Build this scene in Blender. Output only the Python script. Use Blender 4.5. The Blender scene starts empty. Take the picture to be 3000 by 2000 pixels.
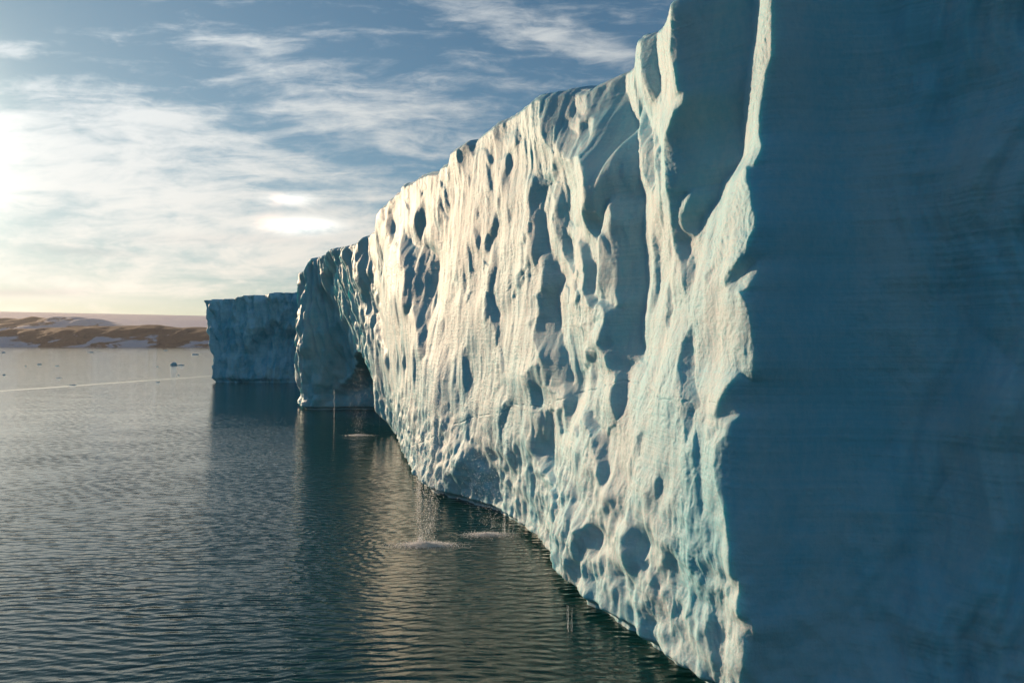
import bpy, bmesh, math, random
import numpy as np
from mathutils import Vector

# ------------------------------------------------------------------ camera, light, exposure
# World: metres, camera 12 m above the sea looking along +Y.  F is the focal length in photo pixels (3000 wide).
F, UC, VH, H = 2000.0, 1500.0, 1010.9, 12.0      # focal px, centre column, horizon row, camera height
HAZE_D = 1.3e-5
SUN_AZ, SUN_EL = 46.0, 12.0                        # degrees left of +Y, degrees up
scene = bpy.context.scene
C = scene.collection
cam_d = bpy.data.cameras.new('camera'); cam = bpy.data.objects.new('camera', cam_d); C.objects.link(cam)
cam_d.sensor_width = 36.0; cam_d.lens = 36.0 * F / 3000.0
cam_d.shift_y = (VH - 1000.0) / 3000.0
cam_d.clip_start = 0.3; cam_d.clip_end = 60000
cam.location = (0, 0, H); cam.rotation_euler = (math.radians(90), 0, 0)
scene.camera = cam

az, el = math.radians(SUN_AZ), math.radians(SUN_EL)
sdir = Vector((-math.sin(az) * math.cos(el), math.cos(az) * math.cos(el), math.sin(el)))   # towards the sun
sl = bpy.data.lights.new('sun', 'SUN'); sl.energy = 3.8; sl.angle = math.radians(0.5); sl.color = (1.0, 0.68, 0.415)
so = bpy.data.objects.new('sun', sl); C.objects.link(so)
so.rotation_euler = (-sdir).to_track_quat('-Z', 'Y').to_euler()

scene.view_settings.view_transform = 'Standard'; scene.view_settings.look = 'None'
scene.view_settings.gamma = 1.0; scene.view_settings.exposure = 0.82
scene.view_settings.use_curve_mapping = False
scene.cycles.max_bounces = 8; scene.cycles.diffuse_bounces = 3; scene.cycles.glossy_bounces = 3
scene.cycles.transmission_bounces = 2; scene.cycles.caustics_reflective = False; scene.cycles.caustics_refractive = False
scene.cycles.use_denoising = True

class NT:
    """small helper for node trees"""
    def __init__(s, tree): s.t = tree; s.n = tree.nodes; s.l = tree.links; s.n.clear()
    def node(s, kind, **kw):
        n = s.n.new(kind)
        for k, v in kw.items():
            if k.startswith('_'): setattr(n, k[1:], v)
            else:
                key = int(k[1:]) if k[0] == 'i' and k[1:].isdigit() else k.replace('__', ' ')
                if isinstance(v, bpy.types.NodeSocket): s.l.new(v, n.inputs[key])
                else: n.inputs[key].default_value = v
        return n
    def math(s, op, a, b=None, c=None, clamp=False):
        n = s.n.new('ShaderNodeMath'); n.operation = op; n.use_clamp = clamp
        for i, v in enumerate((a, b, c)):
            if v is None: continue
            if isinstance(v, bpy.types.NodeSocket): s.l.new(v, n.inputs[i])
            else: n.inputs[i].default_value = v
        return n.outputs[0]
    def mixc(s, f, a, b, mode='MIX'):
        n = s.n.new('ShaderNodeMix'); n.data_type = 'RGBA'; n.blend_type = mode
        for i, v in ((0, f), (6, a), (7, b)):
            if isinstance(v, bpy.types.NodeSocket): s.l.new(v, n.inputs[i])
            else: n.inputs[i].default_value = v if i == 0 else (*v, 1.0)[:4]
        return n.outputs[2]
    def ramp(s, f, stops, interp='LINEAR'):
        n = s.n.new('ShaderNodeValToRGB'); s.l.new(f, n.inputs[0]); n.color_ramp.interpolation = interp
        cr = n.color_ramp
        while len(cr.elements) < len(stops): cr.elements.new(0.5)
        for e, (p, c) in zip(cr.elements, stops):
            e.position = p; e.color = (c, c, c, 1) if not hasattr(c, '__len__') else (*c, 1)
        return n.outputs[0]
    def noise(s, vec, scale=1.0, detail=2.0, rough=0.5, dist=0.0):
        n = s.node('ShaderNodeTexNoise', Vector=vec, Scale=scale, Detail=detail, Roughness=rough, Distortion=dist)
        return n.outputs[0]
    def mapping(s, vec, loc=(0,0,0), rot=(0,0,0), scale=(1,1,1)):
        return s.node('ShaderNodeMapping', Vector=vec, Location=loc, Rotation=rot, Scale=scale).outputs[0]

# ------------------------------------------------------------------ sky with thin cirrus
world = bpy.data.worlds.new('World'); scene.world = world; world.use_nodes = True
w = NT(world.node_tree)
sky = w.node('ShaderNodeTexSky', _sky_type='NISHITA', _sun_disc=False, _sun_elevation=el, _sun_rotation=-az,
             _air_density=1.0, _dust_density=0.35, _ozone_density=2.0, _altitude=0.0)
tc = w.node('ShaderNodeTexCoord')
sep = w.node('ShaderNodeSeparateXYZ', Vector=tc.outputs['Generated'])
dx, dy, dz = sep.outputs
# bearing coordinates: a = left/right, b = up, both as tangents of the heading +Y (wrapped for the rest of the sky)
ady = w.math('MAXIMUM', w.math('ABSOLUTE', dy), 0.15)
a = w.math('DIVIDE', dx, ady); b = w.math('DIVIDE', dz, ady)
ab = w.node('ShaderNodeCombineXYZ', X=a, Y=b, Z=0.0).outputs[0]
def blob(ca, cb, ra, rb, ang, amp):
    """soft elliptical bank of cirrus centred on a heading"""
    m = w.mapping(ab, loc=(0,0,0))
    v = w.node('ShaderNodeVectorMath', _operation='SUBTRACT', i0=ab, i1=(ca, cb, 0)).outputs[0]
    v = w.node('ShaderNodeVectorRotate', _rotation_type='Z_AXIS', Vector=v, Angle=math.radians(-ang)).outputs[0]
    v = w.node('ShaderNodeVectorMath', _operation='MULTIPLY', i0=v, i1=(1/ra, 1/rb, 0)).outputs[0]
    d = w.node('ShaderNodeVectorMath', _operation='DOT_PRODUCT', i0=v, i1=v).outputs['Value']
    return w.math('MULTIPLY', w.math('POWER', 2.718, w.math('MULTIPLY', d, -1.0)), amp)
def px(u, v): return ((u - UC) / F, (VH - v) / F)
banks = [  # photo bearings of the cloud banks: u, v, half length, half width, tilt, strength
    (1560, 70, .16, .035, -14, .9), (1740, 150, .14, .02, -16, .55), (640, 130, .12, .030, -22, .40), (820, 180, .12, .035, -20, .55),
    (1000, 330, .17, .035, -10, .75), (1290, 300, .14, .05, -8, .75), (820, 310, .13, .022, -18, .4), (1150, 400, .18, .03, -8, .6), (40, 145, .05, .014, 0, .6), (130, 270, .06, .022, -20, .5),
    (430, 330, .12, .026, -12, .8), (130, 420, .22, .06, -6, .8), (620, 440, .16, .03, -14, .7),
    (900, 500, .20, .03, -9, .75), (330, 560, .35, .06, -5, .75), (700, 600, .30, .03, -3, .7),
    (860, 690, .2, .035, 0, .75), (250, 740, .4, .05, -3, .7), (300, 830, .3, .02, -4, .75), (100, 880, .14, .014, -2, .6), (980, 760, .2, .03, 0, .6)]
tot = None
for (u_, v_, ra, rb, ang, amp) in banks:
    ca, cb = px(u_, v_); k = blob(ca, cb, ra, rb, ang, amp)
    tot = k if tot is None else w.math('ADD', tot, k)
wob = w.noise(w.mapping(ab, scale=(3, 7, 1)), 1.0, 3.0, .55)
wv = w.node('ShaderNodeCombineXYZ', X=w.math('MULTIPLY', wob, .12), Y=w.math('MULTIPLY', wob, .05), Z=0.0).outputs[0]
ab2 = w.node('ShaderNodeVectorMath', _operation='ADD', i0=ab, i1=wv).outputs[0]
st1 = w.noise(w.mapping(ab2, rot=(0,0,math.radians(10)), scale=(7, 38, 1)), 1.0, 7.0, .62, .5)
st2 = w.noise(w.mapping(ab2, loc=(4,1,0), rot=(0,0,math.radians(18)), scale=(22, 60, 1)), 1.0, 6.0, .65, .3)
st3 = w.noise(w.mapping(ab2, loc=(9,3,0), rot=(0,0,math.radians(4)), scale=(2.0, 11, 1)), 1.0, 5.0, .55, .2)
tex = w.math('ADD', w.math('MULTIPLY', st1, .45), w.math('ADD', w.math('MULTIPLY', st2, .25), w.math('MULTIPLY', st3, .30)))
cov = w.math('ADD', w.math('MULTIPLY', w.math('SUBTRACT', tex, .5), 3.6), w.math('MULTIPLY', w.math('MINIMUM', tot, 1.2), .62))
cloud = w.node('ShaderNodeMapRange', _interpolation_type='SMOOTHSTEP', Value=cov, i1=.05, i2=1.0, i3=0.0, i4=1.0).outputs[0]
front = w.node('ShaderNodeMapRange', Value=dy, i1=0.0, i2=.35, i3=0.10, i4=1.0).outputs[0]
cloud = w.math('MULTIPLY', cloud, front)
# nearness to the sun brightens and warms the ice cloud
sd = w.node('ShaderNodeVectorMath', _operation='DOT_PRODUCT', i0=tc.outputs['Generated'], i1=tuple(sdir)).outputs['Value']
near = w.math('POWER', w.math('MAXIMUM', sd, 0.0), 6.0)
lowb = w.math('POWER', 2.718, w.math('MULTIPLY', w.math('ABSOLUTE', b), -4.5))
ccol = w.mixc(lowb, (.48, .54, .585), (.74, .69, .58))
cstr = w.math('ADD', .60, w.math('MULTIPLY', near, .30))
csky = w.node('ShaderNodeVectorMath', _operation='SCALE', i0=ccol, Scale=cstr).outputs[0]
skyc = w.node('ShaderNodeVectorMath', _operation='SCALE', i0=sky.outputs[0], Scale=0.058).outputs[0]
skyc = w.mixc(1.0, skyc, (.57, .92, 1.04), 'MULTIPLY')
cl_ = w.node('ShaderNodeVectorMath', _operation='MULTIPLY_ADD', i0=skyc, i1=(1.0, 1.12, 1.0), i2=(1, 1, 1)).outputs[0]
skyc = w.node('ShaderNodeVectorMath', _operation='DIVIDE', i0=skyc, i1=cl_).outputs[0]
# parhelion: bright patch in the ice cloud 22 degrees from the sun, at the sun's height
def dog(u_, v_, ra, rb, amp):
    ca, cb = px(u_, v_); return blob(ca, cb, ra, rb, 0, amp)
dk = w.math('ADD', blob(*px(30, 858), .055, .006, 0, .5), w.math('ADD', blob(*px(190, 856), .045, .006, 0, .45), w.math('ADD', blob(*px(240, 736), .08, .007, -4, .32), blob(*px(640, 700), .14, .008, 0, .22))))
lens = w.math('ADD', blob(*px(120, 872), .19, .007, -2, .5), w.math('ADD', blob(*px(400, 862), .12, .0035, -1, .5), w.math('ADD', blob(*px(280, 822), .26, .010, -3, .45), blob(*px(60, 905), .035, .005, 0, .5))))
csky0 = csky
c1 = w.mixc(w.math('MINIMUM', w.math('MAXIMUM', cloud, lens), 1.0), skyc, csky)
c1 = w.mixc(w.math('MULTIPLY', dk, w.node('ShaderNodeMapRange', Value=st3, i1=.35, i2=.55, i3=.4, i4=1.0).outputs[0]), c1, (.30, .29, .30))
g = w.math('ADD', dog(880, 662, .045, .010, .62), dog(850, 585, .030, .008, .30))
g = w.math('MULTIPLY', g, w.node('ShaderNodeMapRange', Value=tex, i1=.38, i2=.52, i3=.25, i4=1.0).outputs[0])
g2 = w.math('ADD', dog(790, 655, .018, .010, .30), dog(812, 585, .010, .009, .14))
gv = w.node('ShaderNodeVectorMath', _operation='SCALE', i0=(1.0, .97, .88), Scale=g).outputs[0]
g2v = w.node('ShaderNodeVectorMath', _operation='SCALE', i0=(1.0, .42, .18), Scale=g2).outputs[0]
c2 = w.node('ShaderNodeVectorMath', _operation='ADD', i0=c1, i1=gv).outputs[0]
c2 = w.node('ShaderNodeVectorMath', _operation='ADD', i0=c2, i1=g2v).outputs[0]
# bright aureole round the sun, just outside the left edge of the view
sdm = w.math('MAXIMUM', sd, 0.0)
au = w.math('ADD', w.math('MULTIPLY', w.math('POWER', sdm, 230.0), 3.0), w.math('MULTIPLY', w.math('POWER', sdm, 10.0), .03))
auv = w.node('ShaderNodeVectorMath', _operation='SCALE', i0=(1.0, .90, .70), Scale=au).outputs[0]
c2 = w.node('ShaderNodeVectorMath', _operation='ADD', i0=c2, i1=auv).outputs[0]
bg = w.node('ShaderNodeBackground', Color=c2, Strength=1.0)
w.node('ShaderNodeOutputWorld', Surface=bg.outputs[0])

# ------------------------------------------------------------------ helpers
def tag(o, label=None, cat=None, group=None, kind=None):
    for k, v in (('label', label), ('category', cat), ('group', group), ('kind', kind)):
        if v: o[k] = v
    return o
def link(name, me, mat=None, parent=None):
    o = bpy.data.objects.new(name, me); C.objects.link(o)
    if mat: me.materials.append(mat)
    if parent: o.parent = parent
    return o
def mesh_from(name, V, Fq, smooth=True):
    me = bpy.data.meshes.new(name); V = np.asarray(V, np.float32); Fq = np.asarray(Fq, np.int32)
    k = Fq.shape[1]
    me.vertices.add(len(V)); me.vertices.foreach_set('co', V.ravel())
    me.loops.add(Fq.size); me.loops.foreach_set('vertex_index', Fq.ravel())
    me.polygons.add(len(Fq)); me.polygons.foreach_set('loop_start', np.arange(0, Fq.size, k, dtype=np.int32))
    me.polygons.foreach_set('loop_total', np.full(len(Fq), k, np.int32))
    me.polygons.foreach_set('use_smooth', np.full(len(Fq), smooth, bool))
    me.update(calc_edges=True); return me
def grid_faces(nc, nr, flip=False):
    i = np.arange(nc - 1)[:, None] * nr + np.arange(nr - 1)[None, :]
    q = np.stack([i, i + 1, i + nr + 1, i + nr], -1).reshape(-1, 4)
    return q[:, ::-1] if flip else q
def _h(ix, iy, seed):
    n = (ix.astype(np.int64) * 374761393 + iy.astype(np.int64) * 668265263 + seed * 1274126177) & 0xffffffff
    n = ((n ^ (n >> 13)) * 1274126177) & 0xffffffff
    return ((n ^ (n >> 16)) & 0xffff) / 65535.0
def perlin(x, y, seed=0):
    """gradient noise, about -1..1"""
    x0 = np.floor(x); y0 = np.floor(y); fx = x - x0; fy = y - y0
    ux = fx * fx * fx * (fx * (fx * 6 - 15) + 10); uy = fy * fy * fy * (fy * (fy * 6 - 15) + 10)
    def g(i, j):
        an = _h(x0 + i, y0 + j, seed) * 6.2831853
        return np.cos(an) * (fx - i) + np.sin(an) * (fy - j)
    a_ = g(0, 0) * (1 - ux) + g(1, 0) * ux; b_ = g(0, 1) * (1 - ux) + g(1, 1) * ux
    return (a_ * (1 - uy) + b_ * uy) * 1.5
def fbm(x, y, seed=0, octv=4, gain=.5):
    s_, a_, t_ = 0, 1.0, 0
    for o_ in range(octv):
        s_ = s_ + a_ * perlin(x * 2 ** o_, y * 2 ** o_, seed + 17 * o_); t_ += a_; a_ *= gain
    return s_ / t_
def sstep(x, a_, b_):
    t_ = np.clip((x - a_) / (b_ - a_), 0, 1); return t_ * t_ * (3 - 2 * t_)

# ------------------------------------------------------------------ relief of the near cliff
# Hollows and turned-away facets of the ice face, surveyed from the photograph: outlines in local units of a survey sheet
# (origin, scale); the value is how far the facet turns towards the near side (1) or stays open to the sun (0).
SHEETS = []
def S(ox, oy, sc, items):
    for val, pts in items:
        p = np.array(pts, float).reshape(-1, 2); SHEETS.append((val, p / sc + (ox, oy)))
# --- sheet: whole recess left of the pillar, and the large turned-away face on the right
S(0, 0, 1, [
 (1.25, [1719,262,1755,244,1800,222,1824,212,1840,218,1845,235,1860,270,1868,340,1877,480,1885,560,1890,740,1890,800,1885,889,1877,943,1885,1017,1882,1049,1844,1065,1833,1106,1836,1183,1815,1218,1793,1262,1780,1297,1780,1391,1770,1300,1790,1250,1807,1235,1782,1166,1782,1130,1793,1125,1795,1097,1779,1069,1759,1018,1746,1003,1763,937,1759,885,1726,878,1710,832,1718,793,1710,742,1698,699,1698,673,1723,686,1736,717,1745,755,1738,801,1741,832,1754,857,1772,883,1815,883,1802,832,1800,755,1790,730,1769,712,1759,684,1749,656,1738,650,1723,633,1705,584,1713,533,1713,500,1714,492,1704,441,1696,415,1699,364,1704,288]),
 (1, [2262,-195,2256,0,2247,38,2240,64,2230,143,2225,223,2225,265,2236,306,2223,344,2210,373,2191,376,2191,430,2198,464,2201,505,2214,550,2214,591,2191,623,2179,674,2153,706,2134,748,2118,744,2124,792,2153,779,2223,703,2220,735,2195,795,2166,811,2185,846,2195,897,2198,934,2212,998,2207,1049,2201,1106,2166,1077,2131,1119,2099,1176,2086,1211,2099,1224,2166,1205,2166,1215,2128,1240,2128,1269,2099,1300,2092,1353,2089,1391,2099,1439,2118,1512,2128,1583,2140,1640,2137,1688,2163,1695,2157,1756,2163,1813,2205,1813,2205,1855,2191,1911,2177,1953,2163,2000,2150,2150,3290,2150,3290,-195])])
S(860, 660, 3.92, [
 (1,[150,385,265,385,215,470,215,600,225,800,205,820,150,770,190,600,180,450,150,410]),(.8,[375,470,490,450,500,520,470,650,400,720,330,690,320,620,370,520]),
 (1,[440,275,610,250,590,320,520,320]),(1,[640,225,725,210,685,350,655,350,630,270]),
 (1,[745,180,790,130,870,120,890,180,860,260,890,350,950,430,955,490,920,520,905,620,875,650,870,830,900,930,930,1040,990,1140,1060,1450,1000,1330,940,1200,950,1130,890,1160,850,1100,850,1030,820,990,810,870,800,660,755,590,770,480,755,380,720,300]),
 (1,[735,370,745,490,720,500,720,400]),(1,[910,680,950,690,940,730,910,740]),(1,[960,720,990,740,1000,860,960,890]),(1,[935,920,995,1040,990,1110,940,1000]),
 (1,[1270,80,1300,150,1390,260,1475,290,1420,400,1385,600,1365,800,1360,940,1320,1000,1290,1060,1250,940,1240,850,1270,550,1215,470,1230,250]),
 (1,[130,880,170,810,215,860,270,960,265,700,280,690,330,790,380,900,440,1180,490,1110,530,1150,600,1350,600,1480,620,1568,615,1700,570,1800,500,1850,310,1990,160,1960,90,1800,95,1500,115,1300,105,900]),
 (.3,[370,900,400,890,470,1170,440,1200,400,1040]),(1,[400,890,460,910,490,960,495,1090,460,1120,430,1030,400,950]),
 (.7,[630,760,650,800,690,880,690,1020,650,1050,640,900]),(1,[515,960,540,1060,520,1090]),(1,[560,600,580,620,575,700,560,690]),(.5,[740,760,800,700,800,1000,790,1130,760,1000]),(1,[1190,230,1205,240,1190,340,1165,340])])
S(1080, 440, 3.92, [
 (1,[650,1125,750,1190,800,1260,810,1370,790,1450,800,1490,770,1610,720,1770,720,1890,665,1990,680,2130,665,2270,660,2370,590,2390,570,2290,550,2130,550,2030,515,1960,505,1790,505,1640,520,1490,530,1450,560,1300,610,1170]),
 (1,[150,640,180,700,185,830,150,845,115,790,140,700]),(1,[235,670,270,720,280,830,310,900,300,1040,250,1160,235,1110,245,1020,195,1010,190,900,205,800]),(1,[255,610,320,690,300,720,255,640]),
 (1,[245,550,270,545,265,600,245,590]),(1,[305,490,345,490,320,540]),(.8,[400,390,480,370,490,420,450,480,430,530,385,440]),(1,[410,670,465,680,465,740,440,740]),(1,[550,620,565,650,555,670]),
 (1,[655,390,685,430,650,490]),(.7,[590,500,640,500,610,580]),(1,[815,320,840,350,845,400,810,400]),(1,[865,330,890,380,905,480,935,610,905,620,870,540,855,440]),(1,[800,500,830,540,850,640,905,745,870,790,840,720,810,600]),
 (.45,[680,640,720,700,760,830,830,950,860,1050,830,1150,760,1050,700,900]),(.7,[1010,70,1040,50,1100,230,1080,270,1060,200]),(.7,[1130,360,1150,310,1200,390,1160,450]),
 (1,[1340,20,1370,40,1425,150,1425,220,1380,180,1350,100]),(1,[1345,180,1380,240,1390,350,1410,420,1430,520,1395,510,1370,340,1340,230]),(1,[1475,550,1500,600,1500,690,1475,620]),
 (1,[1265,680,1275,780,1255,860,1250,760]),(1,[1330,740,1335,800,1310,825]),(1,[1455,740,1485,790,1480,900,1455,1120,1435,1060,1390,960,1410,850]),(1,[1380,990,1420,1040,1430,1100,1390,1195,1350,1190,1335,1100,1350,1030]),
 (1,[1230,925,1260,940,1280,1060,1260,1180,1235,1120,1215,1000]),(1,[1130,1110,1160,1170,1190,1300,1205,1430,1180,1510,1165,1400,1140,1220]),(1,[1310,1260,1360,1320,1380,1390,1340,1350])])
S(1300, 240, 3.92, [
 (1,[250,680,380,675,350,800,345,900,320,905,290,800]),(1,[585,470,660,435,640,520,590,590,575,560]),(.6,[560,600,650,560,640,740,600,730]),(1,[815,470,825,560,860,620,870,700,830,760,815,700,820,600]),
 (1,[690,890,730,850,765,880,775,990,740,1040,710,1110,690,1050,685,950]),
 (1,[1060,155,1240,120,1450,75,1510,80,1530,160,1490,250,1430,380,1380,470,1330,560,1270,620,1250,620,1235,690,1205,690,1150,620,1090,530,1095,450,1085,320,1080,200]),(0,[1258,430,1275,430,1265,620,1250,600]),
 (1,[1240,845,1270,870,1320,970,1315,1060,1270,1080,1240,1050,1205,980]),(1,[1230,700,1270,700,1270,745,1230,730]),
 (1,[1300,1095,1350,1110,1360,1200,1340,1240,1380,1380,1405,1450,1400,1568,1250,1568,1260,1450,1290,1330,1260,1220,1290,1180]),
 (1,[1050,1050,1110,1080,1240,1100,1180,1200,1150,1320,1080,1400,1110,1450,1170,1450,1170,1568,1000,1568,970,1350,1000,1180]),(.45,[725,1140,770,1130,760,1250,740,1400,770,1500,740,1568])])
S(1500, 160, 3.92, [(1,[770,470,860,490,865,650,850,1000,800,1050,775,750,765,560]),(.15,[870,560,905,520,945,515,930,650,900,780,870,860]),(.55,[500,900,650,700,780,660,790,860,760,980,600,1000])])
S(1380, 560, 3.92, [
 (1,[690,-20,850,-20,830,60,760,120,750,210,850,220,860,300,880,440,880,560,920,680,990,770,1010,900,1060,910,1080,980,1030,1120,1005,1200,1010,1350,1020,1500,1040,1600,740,1600,780,1450,790,1350,770,1240,710,1180,800,1110,810,1000,820,850,830,700,800,700,745,870,720,820,700,700,680,520,640,420,680,330,690,160]),
 (1,[970,-10,1030,-10,1080,130,1100,200,1090,340,1130,500,1150,640,1190,740,1185,850,1130,760,1060,680,1000,460,930,310,970,170,985,60]),
 (.6,[590,480,640,500,640,590,590,590]),(.6,[520,960,620,830,650,870,540,1030,610,960,600,1060,540,1100]),(.8,[640,1500,720,1470,740,1450,740,1510,660,1568]),(.6,[1130,200,1210,280,1220,370,1170,430,1120,370]),
 (1,[1105,1020,1130,1040,1130,1220,1100,1240]),(.9,[1180,930,1220,940,1210,1050,1180,1100]),(1,[1220,1060,1250,1150,1240,1230,1200,1240,1200,1120]),(1,[1210,820,1245,860,1220,930]),(.5,[430,80,450,250,480,300,440,420,420,330]),(1,[475,1120,495,1150,490,1240,465,1250])])
S(1560, 500, 3.92, [(0,[930,230,890,330,900,480,920,640,960,780,970,920,930,880,870,760,800,650,765,580,780,470,820,350,880,250])])
S(1440, 860, 3.92, [
 (1,[505,392,470,440,490,570,570,770,590,950,620,1060,740,1130,850,1200,945,1150,940,950,920,800,870,600,810,350,775,180,770,0,560,60,550,240]),
 (.4,[680,940,710,950,690,1040,660,1060]),(.4,[780,1060,840,1050,840,1160,800,1180]),(.9,[470,720,560,800,575,1000,590,1290,470,1330,440,1180,390,1000,365,930,400,880,450,860]),
 (1,[1110,590,1180,620,1195,720,1110,830,1070,870,1080,700,1075,620]),(.8,[1150,850,1180,870,1200,960,1150,960]),(1,[190,1220,240,1230,250,1290,180,1370,150,1470,100,1540,85,1540,110,1300]),(.7,[60,1060,100,1040,90,1100,55,1110]),
 (.8,[100,680,140,720,160,850,150,920,110,900,90,780]),(.5,[1000,300,1180,260,1240,330,1080,380])])
S(1080, 820, 3.92, [
 (.7,[960,20,1010,10,1015,150,985,260,940,230,950,100]),(1,[1340,140,1390,150,1470,320,1495,420,1495,700,1460,780,1440,640,1390,400,1340,500,1330,300]),(.8,[1120,765,1150,830,1150,930,1110,980,1090,900,1100,800]),
 (.32,[760,520,870,430,890,740,930,830,930,1100,900,1200,940,1568,760,1568,740,1100,700,900,730,700]),(.6,[960,850,1010,870,1000,960,960,920]),(.8,[1510,800,1560,920,1568,1080,1520,1060,1490,900]),(.7,[1480,1180,1530,1200,1500,1270]),(1,[1130,180,1165,190,1160,270,1120,270])])
S(1480, 1200, 3.92, [
 (1,[900,20,1000,20,1090,180,1170,290,1200,320,1190,420,1180,500,1200,600,1205,750,1120,880,1090,860,1050,600,1000,420,960,230,900,130]),
 (1,[310,0,560,0,550,220,520,380,540,500,550,580,565,700,600,780,600,1180,560,1230,540,1180,545,1000,560,900,530,850,500,740,440,750,380,740,350,540,300,540,260,400,290,260,310,140]),
 (.2,[440,0,465,20,470,350,430,260,450,150]),(.2,[310,30,350,40,400,220,360,350,330,200]),(1,[600,-20,665,-20,660,300,640,270,600,150]),(1,[780,200,830,170,840,280,820,330]),(1,[910,440,945,450,920,540,905,520]),
 (.6,[1210,900,1270,930,1285,1060,1230,1140,1200,1000]),(.6,[1090,1150,1130,1150,1130,1220,1095,1220]),(.7,[450,1380,500,1360,490,1470,450,1520]),(.4,[65,440,130,360,150,370,90,540])])
S(1140, 1180, 3.92, [
 (.9,[850,560,900,380,940,500,970,600,1000,520,1110,500,1150,580,1180,700,1230,800,1260,850,1240,1100,1180,1250,1090,1240,870,1140,690,1110,660,1080,500,1060,620,900,700,790,760,770,820,690]),
 (.5,[690,1080,800,860,760,810,700,800,600,960,560,1050]),(.4,[620,0,690,0,700,180,740,260,740,380,680,400,600,340,620,170]),(.5,[1480,430,1490,460,1410,620,1400,540,1430,450])])
S(1580, 1560, 3.5636, [
 (1,[516,-92,589,-28,635,44,610,110,550,205,490,260,450,350,400,430,380,510,330,580,290,560,260,460,290,350,330,380,325,250,325,117,362,17,425,-10]),
 (.42,[520,300,600,270,660,280,750,410,800,480,815,620,800,780,840,900,790,945,730,960,590,890,560,780,530,700,530,560,590,480,560,390,510,390]),
 (1,[1320,60,1370,230,1375,330,1340,400,1350,500,1290,580,1320,760,1280,820,1270,900,1210,960,1170,880,1150,700,1120,600,1190,440,1250,330,1300,340,1300,180]),
 (.6,[890,590,950,640,940,720,890,770,880,660]),(.6,[1080,700,1110,720,1100,830,1070,830]),(1,[1340,1050,1390,1040,1415,1110,1410,1230,1370,1310,1340,1280,1350,1150])])
S(1780, 0, 3.136, [
 (1,[290,330,430,290,440,390,470,500,480,650,430,720,410,790,380,720,330,600,310,460,290,400]),(.75,[285,830,340,900,410,1050,430,1250,435,1480,430,1504,360,1554,340,1554,315,1254,295,1000]),
 (.8,[480,1060,490,1300,500,1560,520,1780,510,1900,545,2030,500,1890,480,1650,470,1400,450,1200,445,1050]),
 (1.2,[600,110,800,70,960,0,960,-590,1390,-590,1305,0,1278,180,1255,400,1235,620,1232,850,1240,960,1240,1090,1150,1240,1030,1370,1000,1560,920,1680,880,1740,870,1830,850,1920,800,1940,740,1890,700,1800,710,1650,760,1520,800,1410,740,1454,680,1554,665,1784,720,1894,750,1974,770,2124,740,2254,735,2454,725,2574,690,2404,670,2274,640,2104,610,1854,580,1654,555,1500,535,1200,525,950,540,830,580,700,620,590,690,520,700,400,640,400,630,290])])
S(1780, 400, 3.136, [(.6,[760,900,790,900,805,1050,790,1180,745,1240,740,1050]),(.6,[870,1120,960,1000,980,1020,910,1200]),(.7,[560,1180,600,1300,610,1420,570,1440,550,1300])])
S(1780, 800, 3.136, [(.85,[775,370,785,520,800,700,800,850,810,1030,840,1160,850,1190,780,1280,770,1380,740,1500,720,1568,690,1400,665,1200,660,1000,665,750,700,580]),
 (.8,[550,170,610,180,625,240,585,310,580,390,550,450,530,350,550,250]),(.7,[890,1430,950,1410,980,1440,960,1500,900,1540]),(.7,[980,1330,1020,1360,1020,1440,990,1440])])
S(1780, 1200, 3.136, [(.6,[715,400,745,420,745,720,720,650]),(.85,[805,200,830,350,845,550,850,700,860,900,870,1080,835,1190,835,1400,830,1500,800,1568,760,1400,755,1200,760,900,780,700,780,450,785,260]),
 (1,[325,180,335,240,310,330,310,450,290,440,270,270]),(1,[470,600,495,640,480,740,440,830,440,700]),(1,[310,1150,325,1280,280,1325,220,1320,270,1220]),(.9,[370,1360,400,1410,320,1470,250,1400])])
S(1840, 1560, 3.5636, [(.6,[650,0,760,0,740,200,720,420,700,600,670,830,600,900,620,750,660,500,640,200]),
 (.6,[1000,580,1050,570,1055,640,1010,710]),(.5,[1130,1080,1180,1100,1180,1220,1150,1250]),(.4,[780,1000,830,1000,830,1070,780,1050]),(.4,[720,1400,800,1400,740,1500,710,1460])])
RS = 1.0                                                   # survey raster scale
RW, RH, RO = int(3500 * RS), int(2400 * RS), 200
relief = np.zeros((RH, RW), np.float32)
def fill(val, P):
    P = (P + RO) * RS
    x0, y0 = np.maximum(np.floor(P.min(0)).astype(int) - 1, 0); x1, y1 = np.ceil(P.max(0)).astype(int) + 2
    x1, y1 = min(x1, RW), min(y1, RH)
    gx, gy = np.meshgrid(np.arange(x0, x1) + .5, np.arange(y0, y1) + .5)
    ins = np.zeros(gx.shape, bool); Q = np.roll(P, -1, 0)
    for (xa, ya), (xb, yb) in zip(P, Q):
        if ya == yb: continue
        c_ = (ya > gy) != (yb > gy)
        ins ^= c_ & (gx < (xb - xa) * (gy - ya) / (yb - ya) + xa)
    relief[y0:y1, x0:x1][ins] = val
for val, P in SHEETS: fill(val, P)
def blur1(A, r, ax):
    k = np.exp(-0.5 * (np.arange(-3 * r, 3 * r + 1) / r) ** 2); k /= k.sum(); n = len(k) // 2
    pad = [(0, 0), (0, 0)]; pad[ax] = (n, n); B = np.pad(A, pad, mode='edge'); out = np.zeros_like(A)
    for i_, kk in enumerate(k):
        sl_ = [slice(None), slice(None)]; sl_[ax] = slice(i_, i_ + A.shape[ax]); out += kk * B[tuple(sl_)]
    return out
rb_ = blur1(blur1(relief[::4, ::4].copy(), 4, 0), 2, 1)
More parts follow.
